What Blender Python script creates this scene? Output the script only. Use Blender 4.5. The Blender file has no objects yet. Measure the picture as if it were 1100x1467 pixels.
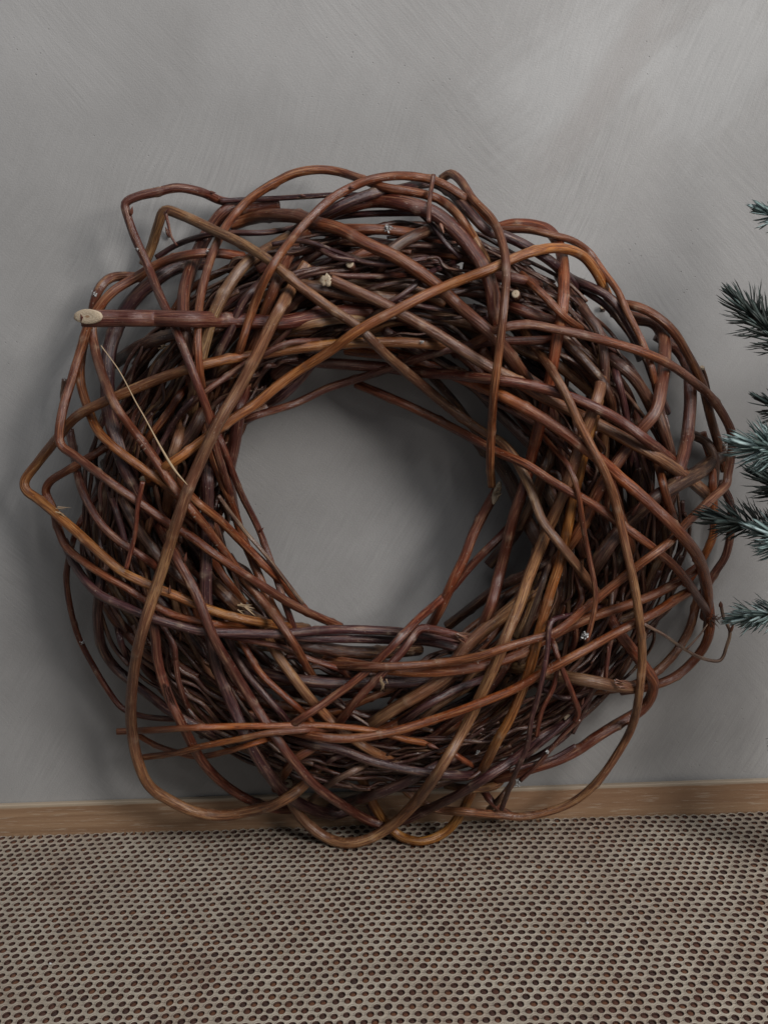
import bpy, math, random
import numpy as np
from mathutils import Vector, Matrix
random.seed(7); rng = np.random.default_rng(7)
S = bpy.context.scene
C = S.collection
# ---------------------------------------------------------------- camera
D, H = 0.85, 0.509
PITCH, ROLL = math.radians(15.8), math.radians(-1.9)
FPX = 1636.0
cam_d = bpy.data.cameras.new("camera"); cam = bpy.data.objects.new("camera", cam_d); C.objects.link(cam)
cam.location = (0, -D, H)
RM = Matrix.Rotation(math.pi/2-PITCH, 3, 'X') @ Matrix.Rotation(ROLL, 3, 'Z')
cam.rotation_euler = RM.to_euler()
cam_d.sensor_fit = 'VERTICAL'; cam_d.sensor_height = 24; cam_d.lens = 24*FPX/1467
cam_d.clip_start = 0.01; cam_d.clip_end = 50
cam_d.dof.use_dof = True; cam_d.dof.focus_distance = 0.80; cam_d.dof.aperture_fstop = 9
S.camera = cam
# ---------------------------------------------------------------- light
W = bpy.data.worlds.new("World"); S.world = W; W.use_nodes = True
W.node_tree.nodes['Background'].inputs[0].default_value = (0.86, 0.93, 1.0, 1)
W.node_tree.nodes['Background'].inputs[1].default_value = 0.14
def area(name, loc, target, size, sizey, power, col):
    l = bpy.data.lights.new(name, 'AREA'); l.shape = 'RECTANGLE'; l.size = size; l.size_y = sizey
    l.energy = power; l.color = col
    o = bpy.data.objects.new(name, l); C.objects.link(o); o.location = loc
    o.rotation_euler = (Vector(target)-Vector(loc)).to_track_quat('-Z', 'Y').to_euler()
area('window_light', (1.15, -1.35, 1.20), (0, 0, .40), 0.55, 0.75, 28, (1.0, 0.965, 0.935))
area('overhead_fill', (0.15, -0.95, 1.75), (0.05, 0, .35), 0.9, 0.7, 12, (0.97, 0.98, 1.0))  # added soft fill from overhead, brightens the tops of the stems
S.view_settings.view_transform = 'Standard'; S.view_settings.look = 'None'
S.view_settings.exposure = 0; S.view_settings.gamma = 1
# ---------------------------------------------------------------- pixel -> place
RN = np.array(RM)
CAMP = np.array([0, -D, H])
def rays(px, py):
    px = np.asarray(px, float); py = np.asarray(py, float)
    v = np.stack([(px-550)/FPX, -(py-733.5)/FPX, -np.ones_like(px)], -1)
    return v @ RN.T
def at(px, py, d):
    """point seen at that pixel, d metres in front of the wall (wall is y=0)"""
    r = rays(px, py); t = (D-np.asarray(d, float))/r[..., 1]
    return CAMP + r*t[..., None]
def mpp(d): return (D-d)/FPX/math.cos(PITCH)*1.0
# ---------------------------------------------------------------- helpers
def mesh(name, v, f, mats, smooth=True, uv=None, attr=None, midx=None):
    me = bpy.data.meshes.new(name)
    v = np.asarray(v, np.float32); me.from_pydata(v.tolist(), [], [tuple(q) for q in f])
    for m in (mats if isinstance(mats, list) else [mats]): me.materials.append(m)
    if smooth: me.polygons.foreach_set('use_smooth', [True]*len(me.polygons))
    if midx is not None: me.polygons.foreach_set('material_index', midx)
    if uv is not None:
        l = me.uv_layers.new(name='UVMap'); li = np.empty(len(me.loops), np.int32)
        me.loops.foreach_get('vertex_index', li)
        l.data.foreach_set('uv', np.asarray(uv, np.float32)[li].ravel())
    if attr is not None:
        a = me.attributes.new('scar', 'FLOAT', 'POINT'); a.data.foreach_set('value', np.asarray(attr, np.float32))
    me.update(); return me
def obj(name, me, parent=None, **p):
    o = bpy.data.objects.new(name, me); C.objects.link(o)
    if parent is not None: o.parent = parent
    for k, x in p.items(): o[k] = x
    return o
def bm_box(name, x0, x1, y0, y1, z0, z1, mat, bev=0.0008, parent=None, **p):
    import bmesh
    bm = bmesh.new(); bmesh.ops.create_cube(bm, size=1)
    for v in bm.verts:
        v.co = ((x0+x1)/2+v.co.x*(x1-x0), (y0+y1)/2+v.co.y*(y1-y0), (z0+z1)/2+v.co.z*(z1-z0))
    if bev: bmesh.ops.bevel(bm, geom=bm.edges[:], offset=bev, segments=3, profile=.6, affect='EDGES')
    me = bpy.data.meshes.new(name); bm.to_mesh(me); bm.free(); me.materials.append(mat)
    return obj(name, me, parent, **p)
class NT:
    def __init__(s, name):
        s.m = bpy.data.materials.new(name); s.m.use_nodes = True; s.t = s.m.node_tree
        s.b = s.t.nodes['Principled BSDF']
    def n(s, ty, ins=None, **props):
        x = s.t.nodes.new('ShaderNode'+ty)
        for k, v in props.items(): setattr(x, k, v)
        for k, v in (ins or {}).items():
            if isinstance(v, bpy.types.NodeSocket): s.t.links.new(v, x.inputs[k])
            else: x.inputs[k].default_value = v
        return x
    def link(s, a, b): s.t.links.new(a, b)
    def ramp(s, fac, stops, interp='LINEAR'):
        r = s.n('ValToRGB', {0: fac}); r.color_ramp.interpolation = interp
        e = r.color_ramp.elements
        while len(e) < len(stops): e.new(.5)
        for i, (p, c) in enumerate(stops):
            e[i].position = p; e[i].color = (c, c, c, 1) if isinstance(c, (int, float)) else (*c, 1)
        return r.outputs[0]
    def mix(s, fac, a, b, bt='MIX'):
        x = s.n('Mix', data_type='RGBA', blend_type=bt)
        for k, v in ((0, fac), (6, a), (7, b)):
            if isinstance(v, bpy.types.NodeSocket): s.t.links.new(v, x.inputs[k])
            else: x.inputs[k].default_value = v if k == 0 or len(v) == 4 else (*v, 1)
        return x.outputs[2]
    def math(s, op, a, b=0.0, c=0.0, clamp=False):
        x = s.n('Math', operation=op, use_clamp=clamp)
        for k, v in ((0, a), (1, b), (2, c)):
            if isinstance(v, bpy.types.NodeSocket): s.t.links.new(v, x.inputs[k])
            else: x.inputs[k].default_value = v
        return x.outputs[0]
    def noise(s, vec, scale, detail=4, rough=.55, dist=0.0):
        return s.n('TexNoise', {'Vector': vec, 'Scale': scale, 'Detail': detail, 'Roughness': rough, 'Distortion': dist}).outputs[0]
    def mapping(s, vec, sc=(1, 1, 1), rot=(0, 0, 0), loc=(0, 0, 0)):
        return s.n('Mapping', {'Vector': vec, 'Scale': sc, 'Rotation': rot, 'Location': loc}).outputs[0]
    def bump(s, h, strength, dist, prev=None):
        x = s.n('Bump', {'Height': h, 'Strength': strength, 'Distance': dist})
        if prev is not None: s.link(prev, x.inputs['Normal'])
        return x.outputs[0]
# ---------------------------------------------------------------- plaster
def mat_plaster():
    k = NT('trowelled_plaster'); P = k.n('TexCoord').outputs['Object']
    warp = k.n('TexNoise', {'Vector': P, 'Scale': 3.2, 'Detail': 2}).outputs[1]
    PW = k.n('VectorMath', {0: P, 1: k.n('VectorMath', {0: warp, 'Scale': .07}, operation='SCALE').outputs[0]}, operation='ADD').outputs[0]
    cloud = k.noise(PW, 2.6, 5, .58)
    cloud2 = k.noise(PW, 9.0, 4, .6)
    # arcs of the trowel: fine scratches in several directions, patchwise
    def scr(rot, s):
        q = k.n('VectorRotate', {'Vector': PW, 'Angle': rot, 'Axis': (0, 1, 0)}, rotation_type='AXIS_ANGLE').outputs[0]
        return k.noise(k.mapping(q, (24*s, 1, 480*s)), 1.0, 4, .65)
    s1, s2, s3 = scr(.95, 1), scr(-.85, .9), scr(1.12, 1.2)
    pm = k.ramp(k.noise(P, 5.5, 2), [(.44, 0.), (.56, 1.)]); pm2 = k.ramp(k.noise(P, 4.2, 2), [(.47, 0.), (.6, 1.)])
    sc = k.mix(pm2, k.mix(pm, s1, s2), s3)
    base = k.mix(k.ramp(cloud, [(.3, 0.), (.7, 1.)]), (.240, .233, .226), (.362, .354, .346))
    base = k.mix(k.math('MULTIPLY', k.ramp(cloud2, [(.4, 0.), (.62, 1.)]), .35), base, (.375, .368, .36))
    base = k.mix(k.ramp(k.noise(P, 4.5, 3), [(.38, .08), (.66, .42)]), base, k.mix(k.ramp(sc, [(.3, 0.), (.7, 1.)]), (.23, .226, .222), (.43, .422, .412)))
    # swept strokes at the upper right: a pale fan and a warm thin band
    def stroke(p0, p1, w, seed, soft=.35):
        a, b = at(*p0, 0), at(*p1, 0)
        dx, dz = b[0]-a[0], b[2]-a[2]; L = math.hypot(dx, dz); ang = math.atan2(dz, dx)
        q = k.n('VectorMath', {0: PW, 1: (-(a[0]+b[0])/2-.035, -.035, -(a[2]+b[2])/2-.035)}, operation='ADD').outputs[0]
        q = k.n('VectorRotate', {'Vector': q, 'Angle': ang, 'Axis': (0, 1, 0)}, rotation_type='AXIS_ANGLE').outputs[0]
        x = k.n('SeparateXYZ', {0: q})
        edge = k.noise(k.mapping(q, (8, 1, 90), loc=(seed, 0, 0)), 1.0, 4, .7)
        ax = k.math('DIVIDE', k.math('ABSOLUTE', x.outputs[0]), L/2)
        az = k.math('DIVIDE', k.math('ABSOLUTE', x.outputs[2]), w/2)
        m = k.math('ADD', k.math('MAXIMUM', ax, az), k.math('MULTIPLY', k.math('SUBTRACT', edge, .5), 1.1))
        return k.ramp(m, [(1-soft, 1.), (1.0, 0.)])
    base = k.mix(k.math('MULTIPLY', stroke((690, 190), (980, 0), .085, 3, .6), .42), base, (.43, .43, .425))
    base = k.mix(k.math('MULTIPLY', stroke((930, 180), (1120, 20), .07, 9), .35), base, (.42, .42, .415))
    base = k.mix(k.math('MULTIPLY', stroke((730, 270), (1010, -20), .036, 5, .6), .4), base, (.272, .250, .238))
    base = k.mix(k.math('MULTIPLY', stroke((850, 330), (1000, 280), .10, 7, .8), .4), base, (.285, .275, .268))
    pit = k.n('TexVoronoi', {'Vector': P, 'Scale': 150.0}).outputs[0]
    pitm = k.math('MULTIPLY', k.ramp(pit, [(.03, 1.), (.09, 0.)]), k.ramp(k.noise(P, 6, 3), [(.5, 0.), (.62, 1.)]))
    base = k.mix(k.math('MULTIPLY', pitm, .28), base, (.13, .125, .12))
    k.link(base, k.b.inputs['Base Color'])
    k.b.inputs['Roughness'].default_value = .62
    k.b.inputs['Specular IOR Level'].default_value = .35
    grain = k.noise(P, 900, 3, .6)
    b = k.bump(sc, .22, .0010); b = k.bump(grain, .35, .0006, b)
    b = k.bump(cloud2, .35, .004, b); b = k.bump(k.math('SUBTRACT', 1.0, pitm), .6, .0008, b)
    k.link(b, k.b.inputs['Normal']); return k.m
M_plaster = mat_plaster()
# wall: a gently uneven sheet
nx, nz = 90, 90
xs = np.linspace(-1.6, 1.6, nx); zs = np.linspace(-.06, 1.6, nz)
X, Z = np.meshgrid(xs, zs)
Y = .0012*np.sin(X*9+Z*4)+.0010*np.sin(X*4-Z*13+1)+.0012
v = np.stack([X, Y, Z], -1).reshape(-1, 3)
q = [(j*nx+i, j*nx+i+1, (j+1)*nx+i+1, (j+1)*nx+i) for j in range(nz-1) for i in range(nx-1)]
obj('wall', mesh('wall', v, q, M_plaster), kind='structure', label='grey trowelled plaster wall behind the wreath')
# hairline nick in the plaster
# ---------------------------------------------------------------- oak
def mat_oak():
    k = NT('limed_oak'); P = k.n('TexCoord').outputs['Object']
    g = k.noise(k.mapping(P, (3, 60, 160)), 1.0, 5, .6, .6)
    g2 = k.noise(k.mapping(P, (45, 200, 760)), 1.0, 3, .6)
    big = k.noise(k.mapping(P, (1.2, 6, 30), loc=(3, 0, 0)), 1.0, 3)
    c = k.mix(k.ramp(g, [(.3, 0.), (.7, 1.)]), (.18, .098, .052), (.39, .255, .15))
    c = k.mix(k.math('MULTIPLY', k.ramp(big, [(.35, 0.), (.65, 1.)]), .5), c, (.24, .125, .068))
    c = k.mix(k.math('MULTIPLY', k.ramp(g2, [(.57, 0.), (.64, 1.)]), .5), c, (.46, .37, .28))
    sp = k.n('SeparateXYZ', {0: P}).outputs[2]
    edge = k.n('MapRange', {0: k.math('ADD', sp, k.math('MULTIPLY', g, .0012)), 1: .0262, 2: .0272}).outputs[0]
    c = k.mix(k.math('MULTIPLY', edge, .6), c, (.42, .37, .29))
    k.link(c, k.b.inputs['Base Color']); k.b.inputs['Roughness'].default_value = .55
    k.link(k.bump(g2, .3, .0006, k.bump(g, .3, .0006)), k.b.inputs['Normal']); return k.m
M_oak = mat_oak()
RY = -.0050
ZR = float(at(550, 1136, -RY)[2])
rail = bm_box('oak_rail', -.9, .9, RY, -.0005, -.012, ZR, M_oak, .0011,
   label='pale brown oak rail running along the foot of the plaster wall', category='rail')
# ---------------------------------------------------------------- shelf + honeycomb mat
def mat_flat(name, col, rough):
    k = NT(name); P = k.n('TexCoord').outputs['Object']
    k.link(k.mix(k.noise(P, 60, 4), tuple(.7*c for c in col), col), k.b.inputs['Base Color'])
    k.b.inputs['Roughness'].default_value = rough; return k.m
def mat_net():
    k = NT('net_coating'); U = k.n('UVMap').outputs[0]; P = k.n('TexCoord').outputs['Object']
    u = k.n('SeparateXYZ', {0: U})
    n = k.noise(P, 40, 4); nf = k.noise(P, 800, 3)
    c = k.mix(k.ramp(n, [(.3, 0.), (.7, 1.)]), (.30, .258, .205), (.405, .358, .292))
    c = k.mix(k.math('MULTIPLY', k.ramp(k.noise(P, 9, 5, .65), [(.46, 0.), (.62, 1.)]), .45), c, (.25, .185, .14))
    c = k.mix(k.math('MULTIPLY', k.ramp(nf, [(.35, 1.), (.55, 0.)]), .3), c, (.25, .21, .165))
    # the thin seam running between neighbouring holes of a row
    seam = k.math('MULTIPLY', k.ramp(k.math('ABSOLUTE', u.outputs[1]), [(.03, 1.), (.07, 0.)]),
                  k.ramp(k.math('ABSOLUTE', u.outputs[0]), [(.33, 0.), (.38, 1.)]))
    seam = k.math('MULTIPLY', seam, k.ramp(k.noise(P, 120, 2), [(.35, .15), (.6, 1.)]))
    c = k.mix(k.math('MULTIPLY', seam, .6), c, (.10, .06, .045))
    k.link(c, k.b.inputs['Base Color']); k.b.inputs['Roughness'].default_value = .5
    b = k.bump(k.math('SUBTRACT', 1.0, seam), .6, .0006); b = k.bump(nf, .3, .0004, b)
    k.link(b, k.b.inputs['Normal']); return k.m
def mat_bead():
    k = NT('brown_bead'); P = k.n('TexCoord').outputs['Object']; R = k.n('ObjectInfo').outputs['Random']
    G = k.n('NewGeometry').outputs['Random Per Island']
    v = k.math('FRACT', k.math('ADD', R, G))
    c = k.ramp(v, [(0, (.048, .028, .024)), (.5, (.085, .036, .025)), (1, (.14, .060, .032))])
    k.link(c, k.b.inputs['Base Color']); k.b.inputs['Roughness'].default_value = .42
    k.b.inputs['Specular IOR Level'].default_value = .4; return k.m
M_net, M_bead, M_back = mat_net(), mat_bead(), mat_flat('dark_backing', (.075, .038, .028), .6)
bm_box('shelf', -.9, .9, -.62, RY-.0005, -.045, -.0033, mat_flat('shelf_wood', (.2, .12, .07), .6), .002, kind='structure')
mat = obj('honeycomb_mat', None, label='beige honeycomb mat with dark brown dots covering the shelf under the wreath', category='mat')
P0 = .00765; DY = P0*.8660
NXC, NYC = 136, 66
ys0 = RY-.004
cx = np.zeros((NYC+2, NXC+2)); cy = np.zeros_like(cx)
for j in range(NYC+2):
    for i in range(NXC+2):
        cx[j, i] = (i-NXC/2)*P0+(.5*P0 if j % 2 else 0); cy[j, i] = ys0-j*DY+DY
cx += .0009*np.sin(cx*23+cy*31)+.0008*np.sin(cy*57+1.3)+rng.normal(0, .00028, cx.shape)
cy += .0011*np.sin(cx*17-cy*11)+.0006*np.sin(cx*61+2)+rng.normal(0, .00022, cx.shape)
NS = 12
cos12 = np.cos(np.arange(NS)*2*math.pi/NS+math.pi/6); sin12 = np.sin(np.arange(NS)*2*math.pi/NS+math.pi/6)
V, F, UV = [], [], []; MI = []; beads = []
cid = {}
def corner(j, i, k):
    # centres around the hexagon corner k (30deg + 60k) of cell (j,i); rows grow toward -y
    o = (j % 2)
    nb = {0: (j, i+1), 1: (j-1, i+o), 2: (j-1, i-1+o), 3: (j, i-1), 4: (j+1, i-1+o), 5: (j+1, i+o)}
    a, b = nb[k], nb[(k+1) % 6]
    return tuple(sorted([(j, i), a, b]))
def vat(key):
    if key not in cid:
        x = np.mean([cx[p] for p in key]); y = np.mean([cy[p] for p in key])
        cid[key] = (x, y, rng.normal(0, .00012))
    return cid[key]
for j in range(1, NYC+1):
    for i in range(1, NXC+1):
        c0 = (cx[j, i], cy[j, i]); cs = [vat(corner(j, i, k)) for k in range(6)]
        out = []
        for k in range(6):
            a, b = cs[k], cs[(k+1) % 6]
            out.append((a[0], a[1], a[2]*.4)); out.append(((a[0]+b[0])/2, (a[1]+b[1])/2, (a[2]+b[2])*.2))
        base = len(V)
        rs = rng.uniform(.93, 1.06)
        rx, ry = .00258*rs*rng.uniform(.93, 1.07), .00320*rs*rng.uniform(.86, 1.06)
        zt = rng.normal(.00042, .00006)
        V += out
        for (fr, z) in ((1.20, .00002), (1.07, zt), (1.0, -.0001), (.97, -.0014)):
            ph = 0
            V += [(c0[0]+rx*fr*cos12[q]+0, c0[1]+ry*fr*sin12[q], z) for q in range(NS)]
        for r in range(5):
            for q in range(NS): 
                w = V[base+r*NS+q]; UV.append(((w[0]-c0[0])/P0, (w[1]-c0[1])/P0))
        for r in range(4):
            for q in range(NS):
                q2 = (q+1) % NS
                F.append((base+r*NS+q, base+r*NS+q2, base+(r+1)*NS+q2, base+(r+1)*NS+q)); MI.append(1 if r == 3 else 0)
        beads.append((c0[0], c0[1], rx, ry))
obj('net', mesh('net', V, F, [M_net, M_back], uv=UV, midx=MI), mat)
bv, bf = [], []
def dome(n=10):
    vs, fs = [], []
    rings = [(1.0, 0), (.86, .5), (.5, .86)]
    for r, z in rings: vs += [(r*math.cos(a*2*math.pi/n), r*math.sin(a*2*math.pi/n), z) for a in range(n)]
    vs.append((0, 0, 1))
    for r in range(2):
        for q in range(n): fs.append((r*n+q, r*n+(q+1) % n, (r+1)*n+(q+1) % n, (r+1)*n+q))
    for q in range(n): fs.append((2*n+q, 2*n+(q+1) % n, 3*n))
    return np.array(vs), fs
dv, df = dome()
def proj(p):
    r = (np.asarray(p)-CAMP) @ RN
    return 550+FPX*r[0]/-r[2], 733.5-FPX*r[1]/-r[2]
inv = []
for b in beads:
    x, y = proj((b[0], b[1], -.001))
    inv.append(y if (5 < x < 1095 and y < 1462) else -1)
order = np.argsort(-np.array(inv)); near = set(order[:300].tolist())
bead_me = mesh('bead', dv*[1, 1, 1], df, M_bead)
BV, BF = [], []
for n_, b in enumerate(beads):
    hgt = rng.uniform(.0010, .0014); r1, r2 = b[2]*.96, b[3]*.96
    if n_ in near:
        o = obj('bead', bead_me, mat); o.location = (b[0], b[1], -.0018); o.scale = (r1, r2, hgt)
    else:
        k0 = len(BV); BV += (dv*[r1, r2, hgt]+[b[0], b[1], -.0018]).tolist(); BF += [tuple(k0+q for q in f) for f in df]
obj('beads', mesh('beads', BV, BF, M_bead), mat, kind='stuff')
bm_box('backing', -.56, .56, -.44, RY-.0012, -.0030, -.0020, M_back, 0, mat)
# ---------------------------------------------------------------- willow bark
def mat_bark():
    k = NT('willow_bark'); U = k.n('UVMap').outputs[0]; OI = k.n('ObjectInfo'); R = OI.outputs['Random']
    off = k.n('CombineXYZ', {0: k.math('MULTIPLY', R, 17.0), 1: k.math('MULTIPLY', R, 31.0), 2: k.math('MULTIPLY', R, 53.0)}).outputs[0]
    P = k.n('VectorMath', {0: k.n('TexCoord').outputs['Object'], 1: off}, operation='ADD').outputs[0]
    UO = k.n('VectorMath', {0: U, 1: off}, operation='ADD').outputs[0]
    col = OI.outputs['Color']
    streak = k.noise(k.mapping(UO, (950, 45, 1)), 1.0, 4, .7, .5)
    streak2 = k.noise(k.mapping(UO, (420, 14, 1)), 1.0, 3, .6)
    lo = k.noise(k.mapping(UO, (30, 12, 1)), 1.0, 3, .6)
    lo2 = k.noise(k.mapping(UO, (40, 22, 1), loc=(9, 4, 0)), 1.0, 4, .6)
    dark = k.mix(1.0, col, (.34, .24, .28), 'MULTIPLY')
    pale = k.mix(.48, col, (.37, .235, .13))
    red = k.mix(1.0, col, (.86, .60, .58), 'MULTIPLY')
    c = k.mix(k.ramp(lo, [(.36, 0.), (.62, 1.)]), col, red)
    c = k.mix(k.math('MULTIPLY', k.ramp(lo2, [(.48, 0.), (.66, 1.)]), .6), c, dark)
    seg = k.noise(k.mapping(UO, (8, 9, 1), loc=(3, 7, 0)), 1.0, 2, .5)
    c = k.mix(k.math('MULTIPLY', k.ramp(seg, [(.46, 0.), (.60, 1.)]), .62), c, (.085, .036, .030))
    c = k.mix(k.math('MULTIPLY', k.ramp(streak, [(.44, 1.), (.53, 0.)]), .95), c, dark)
    c = k.mix(k.math('MULTIPLY', k.ramp(streak, [(.54, 0.), (.66, 1.)]), .75), c, pale)
    c = k.mix(k.math('MULTIPLY', k.ramp(streak2, [(.56, 0.), (.68, 1.)]), .25), c, pale)
    len_ = k.n('TexVoronoi', {'Vector': k.mapping(UO, (420, 260, 1)), 'Scale': 1.0}).outputs[0]
    lm = k.math('MULTIPLY', k.ramp(len_, [(.06, 1.), (.15, 0.)]), k.ramp(lo2, [(.42, 0.), (.55, .8)]))
    c = k.mix(lm, c, (.42, .34, .27))
    sc = k.n('Attribute', attribute_name='scar').outputs['Fac']
    scm = k.math('MULTIPLY', sc, k.ramp(k.noise(P, 500, 3), [(.35, .2), (.6, 1.)]))
    c = k.mix(k.math('MULTIPLY', scm, .55), c, (.36, .27, .19))
    k.link(c, k.b.inputs['Base Color'])
    rg = k.n('MapRange', {0: streak2, 3: .22, 4: .46}).outputs[0]; k.link(rg, k.b.inputs['Roughness'])
    k.b.inputs['Specular IOR Level'].default_value = .56
    b = k.bump(streak, .9, .0007); b = k.bump(streak2, .5, .0008, b); b = k.bump(k.noise(P, 320, 3), .2, .0006, b)
    k.link(b, k.b.inputs['Normal']); return k.m
def mat_cut():
    k = NT('cut_wood'); U = k.n('UVMap').outputs[0]
    r = k.n('VectorMath', {0: U}, operation='LENGTH').outputs['Value']
    n = k.noise(U, 6, 4)
    ring = k.math('SINE', k.math('MULTIPLY', k.math('ADD', r, k.math('MULTIPLY', n, .25)), 26.0))
    c = k.mix(k.ramp(n, [(.3, 0.), (.7, 1.)]), (.36, .28, .19), (.50, .41, .30))
    c = k.mix(k.math('MULTIPLY', k.ramp(ring, [(.4, 0.), (.9, 1.)]), .5), c, (.38, .27, .17))
    c = k.mix(k.ramp(r, [(.10, 1.), (.20, 0.)]), c, (.26, .15, .08))
    k.link(c, k.b.inputs['Base Color']); k.b.inputs['Roughness'].default_value = .7
    k.link(k.bump(n, .5, .001), k.b.inputs['Normal']); return k.m
M_bark, M_cut = mat_bark(), mat_cut(); M_split = mat_flat('split_wood', (.36, .25, .15), .7)
M_straw = mat_flat('straw', (.46, .33, .20), .5); M_fluff = mat_flat('fluff', (.55, .55, .54), .9)
COL = dict(o=(.31, .100, .022), t=(.30, .160, .066), r=(.135, .037, .018), p=(.074, .030, .032), d=(.085, .040, .019),
           y=(.32, .135, .024), q=(.30, .115, .024), g=(.26, .18, .12), m=(.215, .070, .022))
# (colour, width px, level, end flags, points, label)
ST = []
def s(c, w, lv, pts, lab=None, w2=None, cut=''): ST.append((c, w, lv, pts, lab, w2 or w, cut))
s('t', 17, 9.3, [(440,378),(423,404),(402,440),(386,470),(364,516),(340,560),(316,600),(291,652),(269,703),(251,757),(233,815),(215,870),(198,930),(189,995),(189,1039),(198,1090),(215,1126),(247,1148),(284,1164),(320,1168),(353,1163),(395,1152),(430,1130),(460,1095)])
s('t', 14, 8.35, [(206,380),(218,352),(227,322),(236,302),(262,309),(309,331),(349,350),(386,373),(423,404),(466,436),(514,469),(554,509),(597,545),(641,582),(685,615),(725,641),(755,690),(776,745),(798,775),(824,808),(845,837)])
s('m', 13, 8.6, [(510,550),(554,568),(612,594),(677,628),(714,648),(755,666),(795,692),(853,725),(893,754),(936,786),(969,815),(998,855),(1013,880),(1012,905)])
s('m', 12, 9.6, [(632,257),(646,249),(659,258),(677,285),(706,316),(721,353),(725,389),(721,447),(714,509),(707,564),(704,610),(702,659),(704,696)])
s('m', 15, 9.0, [(711,704),(695,732),(677,768),(666,797),(648,834),(634,866),(615,900)], 'reddish stub ending in a pale split face inside the ring')
s('m', 12, 8.2, [(292,572),(286,530),(284,462),(291,411),(309,353),(327,320),(356,287),(397,260),(423,248),(455,243),(485,246),(514,255),(546,267),(590,275),(626,284),(655,307),(676,340)])
s('m', 12, 8.9, [(338,520),(349,484),(364,438),(384,392),(412,350),(441,316),(474,285),(506,267),(532,257),(568,252),(605,255),(634,264),(663,282),(688,305),(712,328)])
s('m', 10, 7.8, [(705,330),(735,329),(760,330),(787,336),(820,345),(842,360),(864,389),(885,418),(898,447),(918,487),(933,527),(938,553),(950,600)])
s('m', 16, 7.0, [(711,328),(733,322),(762,323),(784,330),(798,347),(805,371),(807,404),(804,447),(796,491),(787,545),(776,594),(764,641),(751,695),(736,739),(725,783),(716,819),(705,862),(690,900)], w2=17)
s('q', 14, 8.4, [(220,680),(262,652),(291,630),(338,597),(364,580),(412,542),(474,502),(514,473),(568,444),(605,425),(641,409),(677,395),(710,382),(736,370),(762,361),(787,356),(813,357),(835,367),(853,389),(866,415),(880,450)])
s('q', 15, 7.7, [(640,494),(568,490),(514,491),(459,495),(405,502),(364,509),(320,516),(276,527),(225,544),(182,562),(145,578),(109,598),(78,634),(55,663),(36,690),(38,702),(55,715),(73,730),(109,761),(145,794),(175,819),(211,837),(255,855),(291,870),(327,882),(364,890),(400,896),(441,900)], 'ochre stem that kinks to a point at the far left', w2=14)
s('m', 13, 7.9, [(215,400),(185,396),(160,398),(145,411),(136,433),(133,469),(138,505),(149,542),(167,583),(193,619),(218,652),(240,685),(258,710),(291,750),(316,783),(342,819),(367,850),(396,886),(423,925),(440,955)])
s('m', 13, 8.3, [(349,368),(309,363),(273,365),(233,376),(196,397),(160,420),(130,460),(116,502),(103,545),(91,585),(85,623),(88,638),(109,654),(145,681),(175,703),(207,725),(236,746),(273,768),(302,790),(338,815),(382,843),(423,868),(459,885),(487,897)], w2=13)
s('o', 13, 7.2, [(150,430),(127,473),(118,505),(116,545),(127,586),(142,619),(164,641),(193,663),(218,681),(250,705),(280,740)])
s('r', 12, 9.2, [(345,292),(316,287),(291,276),(255,269),(225,275),(196,282),(180,291),(182,305),(193,338),(211,378),(229,422),(251,469),(269,513),(287,560),(298,590),(309,641),(324,688),(338,735)], 'dark stem bent into a square shoulder at the top left')
s('p', 7, 6.6, [(316,288),(353,286),(400,284),(450,281),(495,279),(554,283),(583,291),(605,309),(623,327),(637,347),(660,370)])
s('r', 24, 6.6, [(118,456),(150,456),(200,456),(255,457),(327,459),(405,462),(459,452),(514,446),(560,450)], 'thick stem sawn off at a slant, its pale cut facing out', w2=19)
s('d', 18, 5.2, [(165,520),(204,495),(247,480),(300,470),(360,458)])
s('p', 20, 5.0, [(300,375),(255,382),(225,400),(196,425),(175,455),(158,502),(155,545),(156,586),(167,630),(178,666),(196,703),(220,750)])
s('r', 18, 6.4, [(400,290),(364,297),(327,300),(300,330),(278,375),(265,418),(264,462),(273,513),(280,560)])
s('t', 17, 6.9, [(430,330),(400,348),(353,378),(327,411),(305,455),(291,502),(283,540),(275,590)])
s('p', 13, 5.6, [(400,385),(375,404),(349,433),(331,473),(313,509),(300,550)])
s('m', 15, 6.5, [(440,335),(415,365),(396,404),(382,440),(365,490),(345,530)])
s('m', 18, 7.4, [(330,322),(364,312),(386,309),(430,311),(452,319),(488,329),(525,349),(568,369),(597,387),(626,409),(652,433),(677,455),(710,484),(735,516),(755,545)])
s('p', 14, 7.3, [(405,345),(432,325),(459,309),(495,291),(532,278),(575,271),(619,262),(643,274),(670,302),(699,331),(722,338),(747,349),(773,364),(800,384),(830,420)])
s('r', 20, 7.1, [(435,322),(488,299),(532,288),(575,291),(619,305),(648,327),(674,356),(692,382),(703,411),(708,447),(712,490)], 'thick wine-red stem arching over the top right of the hole')
s('p', 9, 6.9, [(455,314),(514,307),(568,305),(612,306),(650,316)])
s('t', 12, 6.8, [(600,276),(641,291),(659,309),(674,333),(690,360)])
s('t', 15, 7.95, [(474,400),(503,413),(546,433),(586,455),(626,478),(663,502),(695,522),(735,543),(773,566),(820,590),(864,612),(904,634),(947,659),(984,685),(1012,708)], w2=18)
s('o', 17, 9.0, [(540,505),(568,508),(605,520),(659,540),(710,562),(755,586),(791,608),(827,634),(860,659),(889,685),(918,710),(947,737),(976,767),(998,797),(1009,828),(1013,862),(1010,885)])
s('r', 15, 8.8, [(400,514),(459,520),(506,523),(554,527),(594,533),(641,536),(695,542),(747,549),(791,560),(838,577),(882,599),(918,625),(955,654),(982,680)])
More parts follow.
